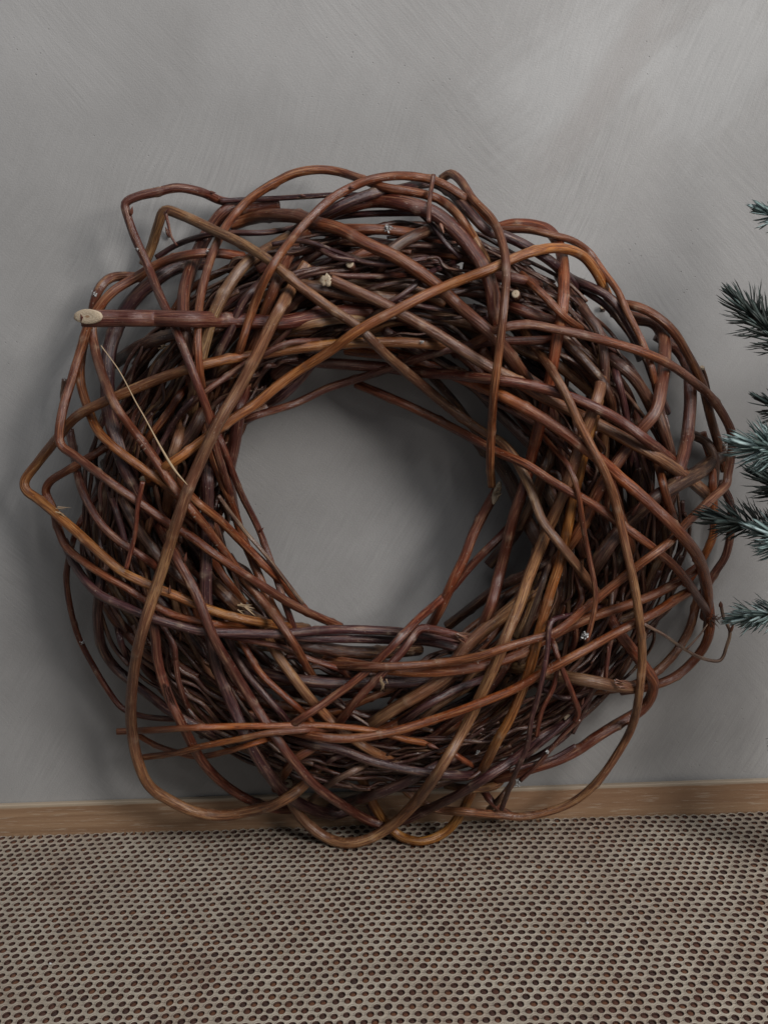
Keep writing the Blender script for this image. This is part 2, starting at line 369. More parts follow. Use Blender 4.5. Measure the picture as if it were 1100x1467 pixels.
s('m', 13, 8.9, [(690,485),(714,471),(755,465),(791,471),(835,480),(875,491),(918,504),(955,520),(987,542),(1016,567),(1036,595),(1048,623),(1047,652),(1042,680),(1040,694),(1020,714),(987,746),(955,779),(918,807),(875,841),(838,872),(795,905),(758,917),(722,928),(690,939),(659,945),(605,952),(532,955),(495,954)], w2=13)
s('r', 11, 6.3, [(345,604),(372,594),(423,578),(470,556),(514,542),(554,529),(583,519),(626,505),(670,495),(714,489),(773,487),(809,485),(856,492)], w2=12)
s('o', 14, 7.9, [(1000,812),(969,834),(936,852),(889,870),(856,881),(809,901),(770,922),(747,936),(714,948),(677,957),(623,963),(568,961),(500,950)], w2=16)
s('o', 14, 8.5, [(985,848),(973,855),(936,879),(900,897),(867,915),(820,941),(776,965),(735,988),(714,997),(659,1018),(605,1036),(550,1051),(495,1058),(448,1054),(430,1050)])
s('t', 17, 8.1, [(863,510),(858,560),(842,605),(826,650),(808,703),(785,757),(757,826),(743,868),(724,914),(714,941),(688,998),(670,1035),(645,1079),(619,1119),(586,1159),(554,1187),(521,1204),(488,1207),(459,1195),(437,1177),(424,1160),(410,1130),(395,1090),(388,1040)])
s('y', 15, 8.0, [(860,560),(850,600),(838,640),(829,680),(820,714),(813,754),(802,805),(787,852),(773,903),(762,946),(751,981),(729,1032),(714,1058),(685,1115),(659,1166),(637,1192),(605,1205),(578,1200),(558,1185),(540,1160),(520,1120),(500,1080)], 'straight yellow-brown stem ending in a low loop on the mat')
s('p', 15, 7.2, [(530,1150),(548,1180),(575,1176),(605,1163),(659,1137),(699,1112),(743,1083),(773,1057),(809,1035),(840,1000)])
s('t', 13, 9.1, [(738,455),(762,490),(790,530),(813,570),(827,601),(845,636),(871,688),(885,735),(896,783),(907,834),(915,885),(919,940),(913,1006),(904,1043),(882,1083),(856,1119),(827,1145),(791,1161),(747,1170),(714,1167),(670,1163),(623,1158),(590,1140),(560,1110)], 'long stem hanging down the right side in a wide open loop')
s('m', 8, 9.2, [(795,645),(813,666),(827,703),(835,754),(845,805),(853,855),(845,899),(839,918)])
s('o', 14, 5.5, [(1000,800),(1012,850),(1017,894),(1010,923),(988,952),(962,972),(925,985),(890,990)])
s('o', 13, 5.2, [(1000,850),(985,905),(955,948),(918,976),(890,985),(850,990)])
s('t', 19, 7.9, [(770,962),(813,970),(853,977),(882,983),(910,985)], 'thick stem with a ragged knot near its right end')
s('m', 17, 6.9, [(870,880),(885,905),(904,930),(922,955),(935,977),(932,998),(918,1017),(882,1039),(853,1057),(827,1075),(795,1090),(760,1101),(725,1112),(690,1118)])
s('m', 13, 7.8, [(880,436),(900,437),(929,447),(962,473),(987,513),(1005,549),(1018,600),(1031,645),(1038,675)])
s('m', 18, 6.9, [(890,450),(910,457),(935,462),(949,480),(951,513),(947,549),(938,590),(918,615),(896,645),(878,670),(856,703),(835,750),(800,800)])
s('r', 18, 5.0, [(940,480),(970,500),(985,525),(988,560),(987,594),(980,645),(962,700),(940,750)])
s('d', 22, 5.2, [(1040,650),(1027,655),(998,677),(969,694),(930,720),(880,770),(840,830)])
s('r', 12, 3.6, [(1030,690),(1045,720),(1046,760),(1038,797),(1024,819),(1005,850)])
s('o', 12, 3.8, [(1005,620),(1018,660),(1021,710),(1021,765),(1005,801),(980,840)])
s('d', 14, 3.4, [(985,620),(1010,632),(1022,655),(1020,700),(1005,740)])
s('p', 12, 6.4, [(800,385),(816,398),(845,411),(871,425),(889,447),(904,473),(922,505),(935,540),(955,590)])
s('p', 9, 5.8, [(820,404),(842,420),(864,435),(885,457),(905,485),(915,515)])
s('m', 11, 7.3, [(725,372),(736,384),(758,404),(784,429),(809,455),(838,475),(860,490)])
s('d', 14, 5.6, [(800,395),(816,418),(838,447),(856,473),(864,509),(866,560),(870,600)])
s('d', 17, 5.5, [(860,500),(878,516),(904,538),(925,567),(940,590),(951,620),(960,655),(965,700)])
s('p', 10, 6.2, [(860,480),(871,502),(885,545),(896,593),(900,640)])
s('r', 12, 6.2, [(100,615),(109,663),(116,695),(127,721),(145,750),(171,775),(204,797),(235,820)])
s('o', 12, 7.1, [(120,660),(95,675),(72,690),(66,703),(76,728),(84,757),(95,783),(120,805),(153,826),(182,842),(204,857),(225,870),(255,883),(291,891),(340,898)])
s('p', 13, 7.8, [(92,775),(109,812),(138,848),(182,870),(218,885),(255,896),(287,904),(345,907),(400,908),(423,906),(477,902),(532,903),(580,906),(640,915)], w2=14)
s('r', 9, 4.6, [(127,730),(112,755),(100,797),(96,826),(100,863),(113,912),(135,955),(153,985),(175,1014),(200,1025),(240,1030),(280,1030)])
s('p', 15, 5.3, [(150,800),(142,850),(140,886),(146,926),(164,955),(189,977),(218,999),(245,1020),(300,1050),(360,1075)])
s('r', 15, 7.1, [(215,860),(222,905),(226,945),(235,980),(249,1014),(269,1054),(289,1090),(316,1119),(349,1142),(385,1157),(430,1160)])
s('p', 18, 7.0, [(298,660),(298,695),(298,754),(296,805),(296,859),(302,908),(313,959),(333,1010),(356,1063),(382,1105),(408,1137),(437,1155),(474,1166),(500,1160)])
s('r', 15, 7.9, [(240,775),(262,815),(280,848),(309,919),(335,962),(360,1003),(395,1056),(423,1094),(452,1126),(488,1152),(525,1174),(548,1182)], 'rust-red stem cut off just above the mat')
s('r', 12, 8.8, [(740,742),(717,768),(677,808),(641,850),(597,889),(554,934),(510,974),(466,1006),(423,1035),(400,1052)])
s('o', 10, 8.1, [(168,1048),(218,1046),(273,1043),(327,1041),(400,1040),(450,1039),(495,1042),(539,1048),(583,1060),(612,1066),(632,1080)])
s('o', 10, 8.3, [(205,1085),(255,1078),(291,1069),(342,1059),(386,1050),(437,1046),(470,1044)])
s('o', 9, 7.0, [(196,1052),(225,1068),(255,1078),(284,1084),(327,1076),(364,1065),(400,1053)])
s('p', 14, 7.3, [(410,1055),(445,1065),(488,1074),(532,1090),(583,1102),(634,1109),(680,1110),(720,1100)])
s('t', 15, 6.5, [(370,890),(397,937),(423,974),(452,1010),(474,1032),(514,1065),(561,1090),(600,1100)])
s('p', 17, 5.4, [(360,955),(386,966),(437,975),(481,979),(539,977),(586,977),(640,970)])
s('d', 20, 4.6, [(400,915),(448,926),(495,934),(545,935),(600,930)])
s('p', 13, 7.3, [(390,908),(441,914),(495,915),(557,917),(615,920),(660,930)])
s('r', 13, 8.2, [(488,1032),(514,999),(546,966),(575,934),(598,903),(606,900),(620,902),(645,908),(668,916)])
s('t', 20, 5.6, [(520,1045),(568,1014),(605,992),(641,966),(662,932),(695,901),(732,872),(770,840)])
s('p', 12, 5.8, [(560,1045),(605,1014),(652,988),(700,970)])
s('p', 17, 5.6, [(470,1160),(503,1148),(539,1137),(583,1119),(640,1090)])
s('r', 9, 7.6, [(310,908),(365,919),(405,928),(445,945),(487,960),(500,972)])
s('m', 11, 6.7, [(335,900),(350,926),(372,963),(405,995),(430,1017),(455,1045)])
s('p', 12, 6.7, [(330,920),(350,959),(379,995),(405,1025),(430,1060)])
s('r', 10, 7.2, [(305,600),(316,630),(327,659),(345,706),(370,757),(388,805),(403,850),(418,892)])
s('r', 18, 5.6, [(352,560),(343,590),(336,634),(328,680),(335,740)])
s('m', 13, 6.7, [(290,600),(305,655),(320,695),(333,725),(347,768),(365,810),(385,858),(405,895)])
s('m', 13, 7.4, [(260,695),(280,717),(316,746),(349,779),(375,805),(400,830),(423,857),(440,878)])
s('g', 6, 7.6, [(313,710),(345,754),(378,792),(400,820),(434,865)], 'pale frayed strip of bark at the left of the hole')
s('r', 7, 8.5, [(181,815),(193,768),(198,725),(205,690)])
s('p', 8, 7.4, [(278,570),(255,597),(233,634),(222,657)])
s('r', 9, 8.2, [(455,488),(415,491),(386,503),(364,514),(327,538),(291,564),(262,592)])
s('p', 8, 9.4, [(818,881),(792,888),(787,897),(784,930),(773,988),(761,1030),(755,1068),(736,1112),(718,1159)])
s('r', 9, 8.4, [(791,919),(805,959),(820,995),(828,1022),(823,1034)])
s('g', 5, 9.3, [(922,894),(951,910),(980,930),(1005,943),(1031,946),(1040,926),(1045,905),(1036,885),(1032,866)], 'thin dry twig curling out at the lower right')
s('g', 4, 9.4, [(983,930),(1000,912),(1013,894)])
s('r', 6, 9.6, [(614,318),(614,300),(617,275),(621,250)], 'little spike standing up at the top')
s('r', 5, 9.6, [(237,303),(241,320),(246,340),(254,352)])
s('d', 7, 7.0, [(1005,527),(1011,543),(1016,562)]); s('d', 7, 5.0, [(93,543),(91,556),(89,570),(95,590)])
s('p', 7, 7.6, [(730,1104),(760,1095),(791,1086),(824,1068)]); s('p', 7, 7.5, [(752,1085),(780,1062),(800,1045),(835,1010),(860,970)])
s('r', 7, 7.7, [(745,1118),(770,1095),(800,1060),(830,1030)]); s('p', 8, 7.2, [(740,1095),(775,1080),(815,1050),(845,1010)])
s('p', 8, 7.3, [(775,985),(805,1000),(840,992),(875,975)]); s('r', 7, 7.9, [(768,1055),(775,1020),(792,985),(800,950)])
s('r', 7, 7.6, [(865,990),(868,960),(873,925),(880,900)]); s('p', 7, 7.4, [(820,1050),(845,1000),(858,960)])
s('d', 15, 4.6, [(640,898),(685,863),(714,841),(750,824),(790,800)])
s('d', 12, 3.6, [(600,520),(623,545),(650,575),(666,596),(690,630)])
s('d', 20, 4.0, [(680,625),(692,640),(714,663),(732,692),(752,740),(778,790)])
s('p', 8, 6.6, [(224,369),(255,350),(291,338),(327,334),(382,333),(430,325)])
s('p', 7, 6.0, [(390,350),(432,345),(480,360),(520,375),(560,378),(610,370)])
s('p', 8, 6.1, [(430,342),(455,355),(480,368),(502,372)]); s('r', 8, 6.5, [(410,376),(440,382),(470,392),(520,396),(570,394)])
s('p', 8, 6.6, [(540,440),(565,430),(590,412),(612,392),(640,380)], )
s('p', 7, 6.2, [(560,430),(600,438),(650,446)]); s('d', 16, 5.4, [(540,390),(560,360),(590,340),(625,328),(660,330)])
s('m', 14, 5.0, [(440,330),(500,328),(556,330),(600,336),(650,350)]); s('d', 18, 4.8, [(380,395),(440,410),(520,425),(600,430)])
s('t', 15, 5.2, [(400,475),(470,458),(540,456)]); s('r', 16, 5.3, [(735,440),(775,455),(820,470)])
s('r', 14, 5.6, [(715,395),(745,400),(790,415)]); s('p', 18, 5.8, [(706,400),(712,440),(716,490)])
s('d', 14, 5.8, [(800,480),(840,520),(870,560),(880,600)]); s('m', 13, 5.6, [(845,640),(870,680),(890,740),(905,790)])
s('m', 12, 6.6, [(948,690),(956,720),(965,745),(975,770)]); s('d', 17, 5.4, [(700,810),(740,760),(770,700),(790,640)])
s('g', 9, 6.4, [(774,905),(745,960),(775,850),(790,800)][:0] or [(745,925),(758,890),(772,850),(785,810)])
s('p', 10, 5.8, [(160,710),(175,760),(182,800)]); s('d', 18, 5.0, [(165,690),(200,760),(240,810),(290,850)])
s('d', 20, 4.8, [(300,570),(275,620),(245,660),(235,700)]); s('t', 16, 5.4, [(262,610),(250,650),(245,690),(240,730)])
s('m', 12, 5.8, [(262,560),(235,600),(215,625)]); s('d', 20, 4.9, [(320,850),(345,875),(370,890)])
s('r', 9, 6.6, [(240,905),(250,935),(256,975),(268,1010),(290,1055)]); s('r', 8, 6.9, [(236,900),(250,925),(252,950)])
s('p', 10, 5.0, [(165,880),(175,925),(190,960)]); s('m', 14, 5.3, [(395,1130),(420,1090),(450,1070)])
s('p', 10, 5.6, [(440,1110),(480,1085),(510,1075)]); s('g', 10, 6.1, [(445,1145),(480,1118),(505,1105)])
s('t', 13, 6.4, [(640,1125),(670,1130),(710,1125),(722,1110)]); s('m', 9, 6.6, [(650,1080),(680,1098),(700,1100)])
s('r', 12, 6.0, [(690,1130),(710,1155),(730,1168)]); s('d', 10, 6.2, [(700,1160),(720,1140),(735,1120)])

# ---- depth of every stem: levels, then stacked so that stems lie ON one another
LVL0, LVLS = .022, .0088
Hf = np.zeros((760, 570), np.float32)      # how far out of the wall the pile reaches, on a 2 px grid
def crom(P, n_per=9):
    P = np.asarray(P, float); P = np.vstack([2*P[0]-P[1], P, 2*P[-1]-P[-2]]); out = []
    for i in range(1, len(P)-2):
        p0, p1, p2, p3 = P[i-1:i+3]
        t0 = 0; t1 = t0+max(np.linalg.norm((p1-p0)[:2]), 1e-3)**.5; t2 = t1+max(np.linalg.norm((p2-p1)[:2]), 1e-3)**.5; t3 = t2+max(np.linalg.norm((p3-p2)[:2]), 1e-3)**.5
        n = max(3, int(np.linalg.norm((p2-p1)[:2])/5))
        for t in np.linspace(t1, t2, n, endpoint=False):
            A1 = (t1-t)/(t1-t0)*p0+(t-t0)/(t1-t0)*p1; A2 = (t2-t)/(t2-t1)*p1+(t-t1)/(t2-t1)*p2; A3 = (t3-t)/(t3-t2)*p2+(t-t2)/(t3-t2)*p3
            B1 = (t2-t)/(t2-t0)*A1+(t-t0)/(t2-t0)*A2; B2 = (t3-t)/(t3-t1)*A2+(t-t1)/(t3-t1)*A3
            out.append((t2-t)/(t2-t1)*B1+(t-t1)/(t2-t1)*B2)
    out.append(P[-2]); out = np.array(out)
    L = np.r_[0, np.cumsum(np.linalg.norm(np.diff(out[:, :2], axis=0), axis=1))]
    q = np.linspace(0, L[-1], max(4, int(L[-1]/4)))
    return np.stack([np.interp(q, L, out[:, k]) for k in range(out.shape[1])], -1)
def smooth(a, n):
    k = np.hanning(2*n+3)[1:-1]; k /= k.sum(); return np.convolve(np.pad(a, n, mode='edge'), k, 'valid')
def maxf(a, n):
    p = np.pad(a, n, mode='edge'); return np.max([p[i:i+len(a)] for i in range(2*n+1)], 0)
GY, GX = np.mgrid[0:760, 0:570]
def footprint(x, y, rp):
    x0, x1 = int(max(0, (x-rp)/2)), int(min(569, (x+rp)/2+1)); y0, y1 = int(max(0, (y-rp)/2)), int(min(759, (y+rp)/2+1))
    return slice(y0, y1+1), slice(x0, x1+1)
def stack(px, d, rpx, fill=False, cap=.14, tuck=(False, False), gate=None):
    rm = rpx*.00046
    if not fill:
        req = np.array([Hf[footprint(x, y, r*.8)].max()+r*.00044 if 0 < x < 1130 and 0 < y < 1500 else 0 for (x, y), r in zip(px, rpx)])
        up = np.clip(req-d, 0, .028)
        up = smooth(maxf(up, 6), 9)*.92
        n = len(d); k = min(20, n//3)
        if gate is not None: up = up*smooth(gate.astype(float), 4)
        for e, tk in enumerate(tuck):       # a covered end dives back into the bundle
            if tk:
                t = np.ones(n); t[:k] = np.linspace(0, 1, k)**.8; t = t if e == 0 else t[::-1]
                up = up*t; d = d-(1-t)*.040
        d = np.maximum(d+up, .012)
    d = np.minimum(d, cap)
    for (x, y), r, dd in zip(px, rpx, d):
        fp = footprint(x, y, r)
        gx, gy = GX[fp]*2-x, GY[fp]*2-y
        q = 1-(gx**2+gy**2)/(r*r)
        Hf[fp] = np.maximum(Hf[fp], np.where(q > 0, dd+np.sqrt(np.maximum(q, 0))*r*.00046, 0))
    return d
def floor_d(px):
    """smallest distance from the wall at which the point stays above mat and rail"""
    r = rays(px[:, 0], px[:, 1]); t = (H-.0045)/np.maximum(-r[:, 2], .05); return D-r[:, 1]*t
def tube(P3, rad, nodes=True, seed=0, ns=11, twist=True, capend=True):
    g = np.random.default_rng(seed); n = len(P3)
    T = np.gradient(P3, axis=0); T /= np.linalg.norm(T, axis=1)[:, None]
    N = np.zeros_like(P3); a = np.cross(T[0], [0, 1, .2]); N[0] = a/np.linalg.norm(a)
    for i in range(1, n):
        a = N[i-1]-T[i]*np.dot(N[i-1], T[i]); N[i] = a/np.linalg.norm(a)
    B = np.cross(T, N)
    L = np.r_[0, np.cumsum(np.linalg.norm(np.diff(P3, axis=0), axis=1))]
    kn = np.arange(0, L[-1]+.012, .006)
    r = rad*(1+.015*np.sin(L*60+g.uniform(0, 6))+.014*np.interp(L, kn, g.normal(0, 1, len(kn))))
    scar = np.zeros((n, ns)); R = np.repeat(r[:, None], ns, 1); ang = np.arange(ns)*2*math.pi/ns
    R *= 1+.05*np.sin(3*ang[None]+L[:, None]*14+g.uniform(0, 6))
    if nodes:
        x = g.uniform(.008, .04); side = g.uniform(0, 6.28)
        while x < L[-1]-.004:
            wd = math.exp(0)*np.exp(-((L-x)/.0017)**2)[:, None]
            R *= 1+.028*wd*g.uniform(.3, 1.3)
            bud = np.exp(-((L-x-.0015)/.0022)**2)[:, None]*np.exp(-(((ang-side+math.pi) % (2*math.pi)-math.pi)/.55)**2)[None]
            R *= 1+.24*bud; scar = np.maximum(scar, np.maximum(np.exp(-((L-x)/.0009)**2)[:, None]*.30*np.ones(ns), bud))
            side += 2.4; x += g.uniform(.028, .075)
    V = P3[:, None]+R[..., None]*(N[:, None]*np.cos(ang)[None, :, None]+B[:, None]*np.sin(ang)[None, :, None])
    circ = 2*math.pi*np.mean(rad)
    U = np.stack([np.abs(ang/(2*math.pi)*2-1)*circ/2*np.ones((n, 1)), np.repeat(L[:, None], ns, 1)], -1)
    V = V.reshape(-1, 3); U = U.reshape(-1, 2); sc = scar.reshape(-1)
    F = [(i*ns+j, i*ns+(j+1) % ns, (i+1)*ns+(j+1) % ns, (i+1)*ns+j) for i in range(n-1) for j in range(ns)]
    mi = [0]*len(F)
    for e, i in ((-1, 0), (1, n-1)):
        b = len(V)
        V = np.vstack([V, P3[i]+T[i]*e*r[i]*.12]); U = np.vstack([U, [0, 0]]); sc = np.r_[sc, 0]
        for j in range(ns):
            q = (i*ns+j, i*ns+(j+1) % ns, b); F.append(q if e > 0 else q[::-1]); mi.append(0)
    return V, F, U, sc, T, N
wreath = obj('willow_wreath', None, label='round wreath of reddish brown willow stems leaning against the grey wall', category='wreath')
wreath.location = tuple(at(520, 1205, .045)); wreath.location.z = 0
WL = np.array(wreath.location)
def add_stem(px, d, rpx, col, lab, i, ns=11):
    P3 = at(px[:, 0], px[:, 1], d)
    rad = rpx*(D-d)/FPX/.97
    V, F, U, sc, T, N = tube(P3, rad, seed=i, ns=ns)
    o = obj('stem', mesh('stem', V-WL, F, M_bark, uv=U, attr=sc), wreath)
    g = np.random.default_rng(i+99)
    k = np.clip(g.normal(1, .12), .75, 1.3); h = g.normal(0, .07)
    o.color = (min(1, col[0]*k), col[1]*k*(1+h), col[2]*k*(1+h), 1)
    if lab: o['label'] = lab
    return o, P3, rad, T
# fill: stems winding round the ring behind the traced ones
NF, NTHIN = 132, 135
TW = [[], [], [], [], 0]
for i in range(NF+NTHIN):
    g = np.random.default_rng(1000+i); thin = i >= NF
    th0 = g.uniform(0, 2*math.pi); span = g.uniform(.5, 1.3) if thin else g.uniform(.9, 2.4); n = 12
    th = np.linspace(th0, th0+span, n); kk = g.uniform(.7, 2.0)*g.choice([-1, 1]); ph = g.uniform(0, 6.28)
    A = g.uniform(.45, 1.0)
    u = A*np.cos(ph+kk*(th-th0)); w = A*np.sin(ph+kk*(th-th0))
    rr = 1.0+u*(.30 if thin else .315)
    if thin and i % 2: rr = 1.22+u*.13
    px = np.stack([548+325*rr*np.cos(th), 727+306*rr*np.sin(th)], -1)+g.normal(0, 4, (n, 2))
    if px[:, 1].max() > 1150: px[:, 1] = 1150-(1150-px[:, 1])*np.clip((1150-px[:, 1])/40+.0, -.2, 1)
    dd = .045+w*.031+g.normal(0, .002, n)+(.008 if thin else 0)
    P = crom(np.c_[px, dd]); px = P[:, :2]; dd = P[:, 2]
    dd = np.maximum(dd, floor_d(px)+.002); dd = np.maximum(dd, .010)
    w0 = (g.uniform(4.5, 9) if thin else g.choice([9, 12, 14, 16, 18, 20], p=[.12, .2, .25, .22, .13, .08]))/2
    rpx = np.linspace(w0, w0*g.uniform(.6, .95), len(px))
    if not thin: stack(px, dd, rpx, fill=True); add_stem(px, dd, rpx, tuple(.8*c_ for c_ in COL[g.choice(list('mmrdmprtdd'))]), None, 5000+i, ns=9)  # colour scaled down to paint in the shade behind the front stems
    else:
        dd = stack(px, dd, rpx, cap=.085); P3 = at(px[:, 0], px[:, 1], dd)
        V, F, U, sc, T, N = tube(P3, rpx*(D-dd)/FPX/.97, seed=i, ns=7)
        k0 = TW[4]; TW[0].append(V-WL); TW[1] += [tuple(k0+q for q in f) for f in F]; TW[2].append(U+[i*.37, i*.11]); TW[3].append(sc); TW[4] += len(V)
tw = obj('stems', mesh('stems', np.vstack(TW[0]), TW[1], M_bark, uv=np.vstack(TW[2]), attr=np.concatenate(TW[3])), wreath, kind='stuff', label='tangle of thin stems between the thick ones, shade painted into their colour')
tw.color = (.075, .030, .018, 1)  # dark colour stands in for the shade deep inside the bundle
FREE = [(440,378),(1000,812),(985,848),(704,696),(711,704),(118,456),(474,400),(910,985),(839,918),(205,690),(205,1085),(168,1048),(548,1182),(823,1034),(718,1159),(668,916),(313,710),(222,657)]
made = {}
LV = {0: [6.2, 7.6]+[9.3]*18+[8, 5.5, 4], 16: [10.5, 10.5, 9.4, 7.9, 7.6, 7.3, 7.0, 6.6, 6.4]}
for _i, q in enumerate(ST):
    if q[3][0] == (540,505): LV[_i] = [3.5, 4, 5, 6.6]+[9.0]*8; continue
    if q[3][0] == (400,514): LV[_i] = [3.5, 4, 4.6, 5.4, 6.4, 7.6]+[8.8]*7; continue
    if q[3][0] == (738,455): LV[_i] = [4, 5.5, 7.2]+[9.1]*16+[8, 6, 4, 3]; continue     # loops whose far ends run back under the ring
    if q[3][-1] in ((388,1040), (500,1080), (560,1110)): LV[_i] = [q[2]]*17+[q[2]-.5, q[2]-2.2, q[2]-4, 3.5, 3]
NOEXT = {0}
assert ST[16][3][0] == (118, 456)
idx = sorted(range(len(ST)), key=lambda i: max(LV.get(i, [ST[i][2]])))
for i in idx:
    c, w, lv, pts, lab, w2, cut = ST[i]
    g = np.random.default_rng(i)
    pp = np.asarray(pts, float)
    fr = [w <= 7 or any(math.hypot(q[0]-a, q[1]-b) < 4 for a, b in FREE) for q in (pts[0], pts[-1])]
    def ext(a, b, rev):
        v0 = a-b; v0 = v0/np.linalg.norm(v0)
        for L_ in (45, 30, 16):
            e = a+v0*L_
            if .74 < math.hypot((e[0]-548)/325, (e[1]-727)/306) < 1.24: return [e]
        return []
    if not fr[0] and i not in NOEXT: pp = np.array(ext(pp[0], pp[1], 0)+list(pp))
    if not fr[1]: pp = np.array(list(pp)+ext(pp[-1], pp[-2], 1))
    P = crom(pp); n = len(P)
    x, y = P[:, 0], P[:, 1]
    L = np.arange(n)*4
    lvp = np.interp(np.linspace(0, 1, n), np.linspace(0, 1, len(LV[i])), LV[i]) if i in LV else np.full(n, float(lv))
    d = LVL0+LVLS*lvp
    # the ring is a rounded bundle: pieces near its inner and outer rim lie further back
    rr = np.hypot((x-548)/325, (y-727)/306)
    d -= np.clip((np.abs(rr-1)-.18)/.28, 0, 1.2)**1.4*.045*np.clip(.35+lv/12, 0, 1)*(lvp < 10)
    d += .004*np.sin(L/70+g.uniform(0, 6))
    d -= .006*np.clip((727-y)/450, -.3, 1)
    fd = floor_d(P)
    low = np.clip((y-1110)/90, 0, 1)            # bottoms of the loops come down onto the mat
    d = d*(1-low)+low*np.maximum(fd+.001, .034)
    d = np.maximum(d, .012)
    rpx = np.linspace(w, w2, n)/2
    ends = [w > 7 and not any(math.hypot(q[0]-a, q[1]-b) < 4 for a, b in FREE) for q in (pts[0], pts[-1])]
    if n < 14 and w <= 8: rpx *= np.linspace(1, .55, n)
    d = stack(P, d, rpx, tuck=ends, gate=(lvp > 8) if i in LV else None)
    d = np.maximum(d, fd+rpx*.0001)
    d = smooth(d, 6)
    made[i] = add_stem(P, d, rpx, COL[c], lab, i)+(d,)
# ---- cut faces
def disc(name, center, normal, up, ra, rb, parent, rough=0.0, mat_=None):
    nrm = np.array(normal)/np.linalg.norm(normal); a = np.array(up)-nrm*np.dot(up, nrm); a /= np.linalg.norm(a); b = np.cross(nrm, a)
    n = 22; g = np.random.default_rng(int(abs(center[0])*1e5))
    V, U, F = [], [], []
    for fr, h in ((1.0, -.0014), (1.0, 0.0), (.93, .0005), (.45, .0005)):
        for q in range(n):
            t = q*2*math.pi/n; e = 1+g.normal(0, .02+rough)
            V.append(center+nrm*(h+g.normal(0, rough*.002))+a*math.cos(t)*ra*fr*e+b*math.sin(t)*rb*fr*e); U.append((math.cos(t)*fr, math.sin(t)*fr))
    V.append(center+nrm*.0003); U.append((0, 0))
    for r in range(3):
        for q in range(n): F.append((r*n+q, r*n+(q+1) % n, (r+1)*n+(q+1) % n, (r+1)*n+q))
    for q in range(n): F.append((3*n+q, 3*n+(q+1) % n, 4*n))
    V = np.array(V)-WL
    return obj(name, mesh(name, V, F, mat_ or M_cut, uv=U), parent)
def find(pt):
    best = None
    for i in made:
        for e in (0, -1):
            q = ST[i][3][e]; dd = math.hypot(q[0]-pt[0], q[1]-pt[1])
            if best is None or dd < best[0]: best = (dd, i, e)
    return best[1], best[2]
def facecut(pt, center_px, ra, rb, tilt=(0, -1, 0.1), up=(1, 0, 0), rough=0.0, dd=.003):
    i, e = find(pt); o, P3, rad, T, d = made[i]
    dist = d[e]+dd; c = at(*center_px, dist); m = (D-dist)/FPX
    return disc('cut_end', c, tilt, up, ra*m, rb*m, o, rough)
# the slanted saw cut at upper left: solid tongue of wood with the pale face on it
facecut((118,456), (126, 453.5), 22.5, 10.5, (-.30, -1, .12), (1, -.2, -.02), dd=.0055)
facecut((711,704), (712, 706), 17, 6, (.55, -1, .0), (.42, 0, 1), .04, dd=.006)
facecut((474,400), (467, 402), 9, 8, (-.5, -1, .2), (1, 0, 0), .10, dd=.002)
facecut((410,1055), (400, 1052), 4, 4); facecut((1005,527), (1005, 526), 3.5, 3, (0, -.6, 1))
for (x, y, r, near_) in ((501, 378, 5.5, (502, 372)), (738, 421, 5.5, (745, 400)), (220, 708, 4, (222, 657)), (813, 1029, 6, (823, 1034)), (862, 440, 3, (845,418)), (205, 687, 5, (205,690)), (413, 1122, 7, (395,1130))):
    i, e = find(near_); o, P3, rad, T, d = made[i]
    dist = float(Hf[int(y/2), int(x/2)])+.003
    # a short snag: stub of bark with its round cut face
    c1 = at(x, y, dist); c0 = c1+np.array([.004, .012, -.006]); m = (D-dist)/FPX
    PP = np.linspace(c0, c1, 5); V, F, U, sc, T2, N2 = tube(PP, np.full(5, r*m*1.15), nodes=False, seed=int(x), ns=10)
    st = obj('stub', mesh('stub', V-WL, F, M_bark, uv=U, attr=sc), o); st.color = (.15, .07, .04, 1)
    disc('cut_end', c1, c1-c0, (1, 0, 0), r*m*1.05, r*m*1.05, o)
# ---- ragged fibres where stems were split or snapped
def fibres(name, pt, x, y, ang, n, ln, w, mat_, spread=.35, dd=.005):
    i, e = find(pt); o = made[i][0]; g = np.random.default_rng(int(x+y)); V, F = [], []
    for q in range(n):
        a = ang+g.normal(0, spread); l = ln*g.uniform(.5, 1); ww = w*g.uniform(.5, 1)
        x0, y0 = x+g.normal(0, 3), y+g.normal(0, 3); dist = float(Hf[int(y/2), int(x/2)])+dd*g.uniform(.3, 1)
        a0 = at(x0, y0, dist); a1 = at(x0+l*math.cos(a), y0+l*math.sin(a), dist+g.uniform(-.003, .004))
        t = a1-a0; nn = np.cross(t, [0, 1, 0]); nn /= np.linalg.norm(nn); mm = ww*.00046; b = len(V)
        yy = np.array([0, mm*.5, 0])
        V += [a0-nn*mm/2, a0+nn*mm/2, a0-yy, (a0+a1)/2-nn*mm*.35, (a0+a1)/2+nn*mm*.35, (a0+a1)/2-yy, a1]
        F += [(b, b+2, b+5, b+3), (b+2, b+1, b+4, b+5), (b+1, b, b+3, b+4), (b+3, b+5, b+6), (b+5, b+4, b+6), (b+4, b+3, b+6)]
    r = obj(name, mesh(name, np.array(V)-WL, F, mat_, uv=np.full((len(V), 2), .5), smooth=False), o)
    r.color = (.17, .085, .05, 1); return r
fibres('splinter', (474,400), 464, 404, 2.8, 10, 13, 4, M_split, .5)
fibres('splinter', (711,704), 712, 704, -.9, 5, 10, 4, M_split, .3)
fibres('splinter', (910,985), 883, 978, .1, 12, 26, 3, M_bark, .25)
fibres('splinter', (645,908), 655, 910, .4, 9, 22, 4, M_bark, .4)
fibres('splinter', (222,905), 240, 985, 1.3, 14, 36, 4, M_bark, .15)
fibres('splinter', (320,850), 345, 868, .3, 12, 24, 4, M_split, .4)
fibres('splinter', (546,966), 547, 975, 1.6, 7, 16, 3, M_split, .25)
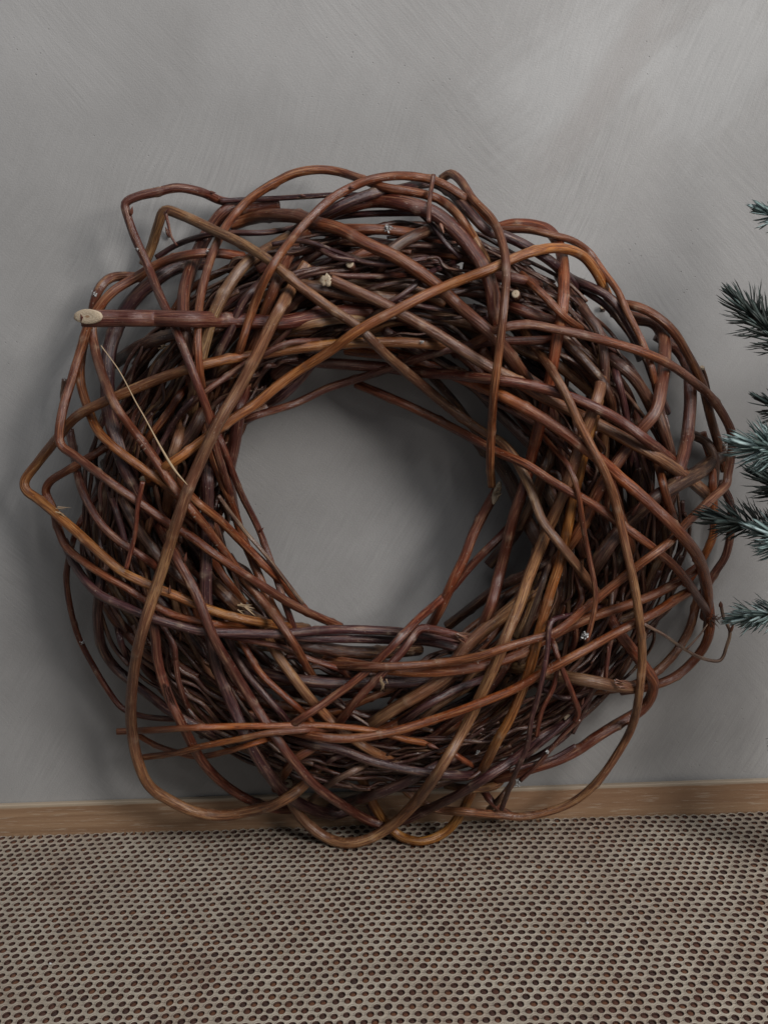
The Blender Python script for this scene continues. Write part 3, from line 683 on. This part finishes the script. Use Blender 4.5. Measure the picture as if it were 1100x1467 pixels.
fibres('splinter', (395,1130), 408, 1120, 2.2, 7, 15, 5, M_bark, .3)
fibres('splinter', (182,562), 232, 497, .1, 6, 14, 3, M_split, .3)
fibres('splinter', (1013,880), 1018, 888, .5, 12, 18, 3, M_bark, .8)
fibres('splinter', (1038,675), 1036, 640, -1.2, 8, 12, 3, M_bark, .6)
fibres('splinter', (66,703), 82, 732, .3, 4, 26, 3, M_split, .25)
# ---- buds
def bud(x, y, ang, l, w, colr):
    i = min(made, key=lambda k: min((abs(p[0]-x)+abs(p[1]-y)) for p in ST[k][3])); o = made[i][0]
    dist = float(Hf[int(y/2), int(x/2)])+.001; m = (D-dist)/FPX
    a0 = at(x, y, dist); a1 = at(x+l*math.cos(ang), y+l*math.sin(ang), dist+.002)
    t = np.linspace(0, 1, 7)[:, None]; PP = a0+(a1-a0)*t; rad = w/2*m*np.array([.6, .95, 1, .85, .6, .3, .05])
    V, F, U, sc, T2, N2 = tube(PP, rad, nodes=False, seed=3, ns=8)
    b = obj('bud', mesh('bud', V-WL, F, M_bark, uv=U, attr=sc*0), o); b.color = colr
for (x, y, a, l, w) in ((244, 340, -2.0, 17, 7), (238, 305, -.9, 10, 4), (188, 308, -1.4, 13, 5), (258, 918, -1.5, 16, 5), (245, 945, -1.7, 12, 5),
     (300, 275, .1, 10, 4), (500, 268, .2, 9, 4), (430, 280, .1, 9, 4), (372, 762, -.8, 9, 4), (630, 320, 1.2, 16, 6), (640, 335, 1.0, 14, 5), (870, 925, 1.6, 18, 4),
     (832, 1010, -1.2, 12, 5), (1046, 905, -1.2, 14, 5), (1032, 870, -1.6, 9, 7), (265, 805, -1.4, 14, 5), (243, 850, -1.5, 12, 5), (612, 1066, .4, 20, 7), (927, 660, -1.1, 18, 4), (905, 738, -1.0, 22, 5)):
    bud(x, y, a, l, w, (.26, .12, .07, 1) if w > 4 else (.2, .08, .05, 1))
# ---- straw, fluff and the tag caught in the stems
def loose(name, pts, w, matx, d, label, cat):
    P = crom(np.asarray(pts, float)); P3 = at(P[:, 0], P[:, 1], np.full(len(P), d)); r = np.interp(np.linspace(0, 1, len(P)), [0, .6, .85, 1], [w*.3, w*.5, w, w*.3])*.00023
    V, F, U, sc, T, N = tube(P3, r, nodes=False, seed=1, ns=6); o = obj(name, mesh(name, V-P3[0], F, matx, uv=U, attr=sc)); o.location = P3[0]
    o['label'] = label; o['category'] = cat
loose('straw', [(145,495),(171,531),(196,578),(207,597),(233,645),(251,674),(269,695)], 4.2, M_straw, .118, 'single pale straw lying slantwise over the left side of the wreath', 'straw')
def blob(x, y, r, lab):
    g = np.random.default_rng(int(x*3+y)); dist = float(Hf[int(y/2), int(x/2)])+.001; c = at(x, y, dist); m = (D-dist)/FPX*r
    vs, fs = [], []
    for q in range(26):
        a = g.normal(0, 1, 3)*m*.42; t = g.normal(0, 1, 3); t /= np.linalg.norm(t); n = np.cross(t, g.normal(0, 1, 3)); n /= np.linalg.norm(n); b = len(vs); s1 = m*.5; k2 = np.cross(t, n)
        vs += [a-t*s1, a+n*s1*.45, a+t*s1, a-n*s1*.45, a+k2*s1*.4]; fs += [(b, b+1, b+4), (b+1, b+2, b+4), (b+2, b+3, b+4), (b+3, b, b+4)]
    o = obj('fluff', mesh('fluff', vs, fs, M_fluff)); o.location = c; o['label'] = lab; o['category'] = 'fluff'; o['group'] = 'white fluff caught in the wreath'
for x, y, r, lab in ((556, 327, 6, 'white tuft of fluff under the arch at the top of the wreath'), (838, 910, 6, 'white tuft of fluff beside the thin stem at lower right'),
      (740, 1122, 6, 'white tuft of fluff low down just above the oak rail'), (299, 360, 3, 'tiny white fluff speck on the upper left arch'), (197, 356, 3, 'tiny white fluff speck on the square-shouldered stem'),
      (136, 421, 4, 'white fluff speck above the slanted saw cut'), (118, 920, 3, 'tiny white fluff speck on the thin outer left stem'), (684, 1078, 4, 'white fluff speck between the two low loops'),
      (604, 490, 3, 'tiny white fluff speck at the top inner rim'), (785, 1077, 4, 'white fluff speck among the purple twigs at lower right')):
    blob(x, y, r, lab)
for x, y, lab in ((600, 1259, 'pale crumb lying on the mat just below the wreath'), (841, 1322, 'pale crumb lying on the mat at the right'),
      (243, 1231, 'pale crumb lying on the mat at the left near the rail'), (72, 1381, 'pale crumb lying on the mat near the lower left corner')):
    r = rays(x, y); c = CAMP+r*(H-.001)/-r[2]; g = np.random.default_rng(x)
    dv2 = np.array([[1, 0, 0], [-1, 0, 0], [0, 1, 0], [0, -1, 0], [0, 0, 1], [0, 0, -.5], [.6, .6, .4], [-.6, .5, .3]])*.0013*g.uniform(.6, 1.2, (8, 1))
    o = obj('crumb', mesh('crumb', dv2, [(0, 6, 4), (6, 2, 4), (2, 7, 4), (7, 1, 4), (1, 3, 4), (3, 0, 4), (0, 3, 5), (3, 1, 5), (1, 7, 5), (7, 2, 5), (2, 6, 5), (6, 0, 5)], M_fluff, smooth=False))
    o.location = c; o['label'] = lab; o['category'] = 'crumb'; o['group'] = 'crumbs fallen on the mat'
# ---------------------------------------------------------------- artificial fir
def mat_needle():
    k = NT('fir_needle'); R = k.n('ObjectInfo').outputs['Random']; G = k.n('NewGeometry').outputs['Random Per Island']
    v = k.math('FRACT', k.math('ADD', R, G))
    c = k.ramp(v, [(0, (.050, .072, .064)), (.35, (.10, .15, .14)), (.65, (.20, .28, .27)), (1, (.38, .48, .48))])
    k.link(c, k.b.inputs['Base Color']); k.b.inputs['Roughness'].default_value = .48; return k.m
def mat_needle_shaded():
    k = NT('fir_needle_shaded'); R = k.n('ObjectInfo').outputs['Random']; G = k.n('NewGeometry').outputs['Random Per Island']
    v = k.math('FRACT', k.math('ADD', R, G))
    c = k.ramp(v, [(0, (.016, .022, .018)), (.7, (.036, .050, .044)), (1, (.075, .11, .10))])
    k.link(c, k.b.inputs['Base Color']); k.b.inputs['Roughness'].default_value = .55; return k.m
M_nd = [mat_needle(), mat_needle_shaded()]  # lit needles, then a darker copy with the shade in its colour
tree = obj('fir_tree', None, label='blue green artificial fir whose branch tips reach in at the right edge', category='tree')
TB = at(1330, 1180, .16); tree.location = (TB[0], TB[1], 0); TLc = np.array(tree.location)
M_twig = mat_flat('fir_twig', (.16, .085, .05), .7)
tp = np.array([[0, 0, 0], [.004, 0, .2], [-.003, .004, .42], [0, 0, .68]])
tt = np.linspace(0, 3, 40); TPp = np.stack([np.interp(tt, range(4), tp[:, k]) for k in range(3)], -1)
V, F, U, sc, T, N = tube(TPp, np.linspace(.013, .005, 40), nodes=False, seed=2)
obj('trunk', mesh('trunk', V, F, M_twig, uv=U, attr=sc), tree)
V, F, U, sc, T, N = tube(np.array([[0, 0, .0], [0, 0, .004], [0, 0, .012], [0, 0, .016]]), np.array([.05, .05, .046, .014]), nodes=False, seed=2, ns=28)
obj('base', mesh('base', V, F, M_twig, uv=U, attr=sc), tree)
def needle_geo(p, t, n, L, w):
    """curved three-sided needle"""
    b = np.cross(t, n); vs = []
    for f, ww in ((0, .7), (.35, 1), (.82, .8)):
        c = p+t*L*f+n*L*.26*f*f
        vs += [c+b*w*ww/2, c-b*w*ww/2, c+n*w*ww*.45]
    vs.append(p+t*L+n*L*.26)
    fs = [(0, 3, 4, 1), (1, 4, 5, 2), (2, 5, 3, 0), (3, 6, 7, 4), (4, 7, 8, 5), (5, 8, 6, 3), (6, 9, 7), (7, 9, 8), (8, 9, 6)]
    return vs, fs
BR = [ # px axis root->tip, depth root->tip, needle length px, count, shaded needles
 ([(1330,420),(1220,360),(1150,325),(1104,306)], .15, .10, 26, 230, 0),
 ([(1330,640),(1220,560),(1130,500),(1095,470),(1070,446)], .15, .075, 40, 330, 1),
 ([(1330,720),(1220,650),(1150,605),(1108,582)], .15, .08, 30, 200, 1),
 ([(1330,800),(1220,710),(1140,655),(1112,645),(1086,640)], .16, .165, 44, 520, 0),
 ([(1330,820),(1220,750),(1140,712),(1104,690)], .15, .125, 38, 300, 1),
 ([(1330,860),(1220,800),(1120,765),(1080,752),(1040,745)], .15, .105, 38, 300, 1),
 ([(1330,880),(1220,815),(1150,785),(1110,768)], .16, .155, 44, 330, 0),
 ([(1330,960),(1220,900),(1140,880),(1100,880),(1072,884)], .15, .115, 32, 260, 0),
 ([(1330,1010),(1230,1020),(1150,1050)], .15, .12, 44, 420, 1), ([(1330,1080),(1230,1100),(1155,1125)], .15, .10, 44, 420, 1),  # unseen lower branches, added to darken the lower right corner
 ([(1330,540),(1400,480),(1460,440)], .15, .13, 38, 150, 0), ([(1330,900),(1400,850),(1470,820)], .15, .12, 38, 150, 1),
 ([(1330,330),(1310,240),(1300,160)], .15, .15, 38, 150, 0), ([(1330,700),(1420,640),(1480,600)], .15, .2, 38, 150, 0)]
cands = []
BO = []
for bi, (axis, d0, d1, nl, cnt, dark) in enumerate(BR):
    P = crom(np.asarray(axis, float)); n = len(P); dd = np.linspace(d0, d1, n); P3 = at(P[:, 0], P[:, 1], dd)
    rad = np.linspace(.0032, .0012, n); V, F, U, sc, T, N = tube(P3, rad, nodes=False, seed=bi, ns=8)
    br = obj('branch', mesh('branch', V-TLc, F, M_twig, uv=U, attr=sc), tree); BO.append((br, dark))
    g = np.random.default_rng(bi+70); Bn = np.cross(T, N)
    for q in range(int(cnt*.85)):
        f = 1-(g.random()**1.5)*.72 if q > 14 else 1.0
        i = min(n-1, int(f*(n-1))); a = g.uniform(0, 2*math.pi); lean = math.radians(g.uniform(45, 72) if f < .98 else g.uniform(5, 38))
        rad_ = N[i]*math.cos(a)+Bn[i]*math.sin(a)
        if rad_[1] > .3: rad_[1] *= .6
        t = T[i]*math.cos(lean)+rad_*math.sin(lean); t /= np.linalg.norm(t)
        nn = T[i]-t*np.dot(T[i], t); nn /= np.linalg.norm(nn)+1e-9
        Lm = 1.3*nl*(D-dd[i])/FPX*g.uniform(.7, 1.1); p = P3[i]
        if p[1]+t[1]*Lm > -.004: t[1] = (-.004-p[1])/Lm; 
        x, y = proj(p+t*Lm*.6)
        cands.append((x < 1098 and y > 0, bi, p, t, nn, Lm, g.uniform(.0016, .0024)))
vis = [k for k, c in enumerate(cands) if c[0]]; vis.sort(key=lambda k: -cands[k][5]); single = set(vis[:300])
nv, nf = needle_geo(np.zeros(3), np.array([1., 0, 0]), np.array([0, 0, 1.]), 1.0, .06)
nme = [mesh('needle', nv, nf, m) for m in M_nd]
stuff = {}
for k, (vz, bi, p, t, nn, Lm, w) in enumerate(cands):
    br, dark = BO[bi]
    if k in single:
        o = obj('needle', nme[dark], br); b = np.cross(nn, t)
        Mx = Matrix(((t[0], b[0], nn[0]), (t[1], b[1], nn[1]), (t[2], b[2], nn[2])))
        sy = w/.06
        o.matrix_basis = Matrix.Translation(Vector(p-TLc)) @ Mx.to_4x4() @ Matrix.Diagonal((Lm, sy, Lm*.9, 1))
    else:
        vs, fs = needle_geo(p-TLc, t, nn, Lm, w); V, F = stuff.setdefault(bi, ([], [])); b = len(V); V += vs; F += [tuple(b+q for q in f) for f in fs]
for bi, (V, F) in stuff.items(): obj('needles', mesh('needles', V, F, M_nd[BO[bi][1]]), BO[bi][0], kind='stuff')
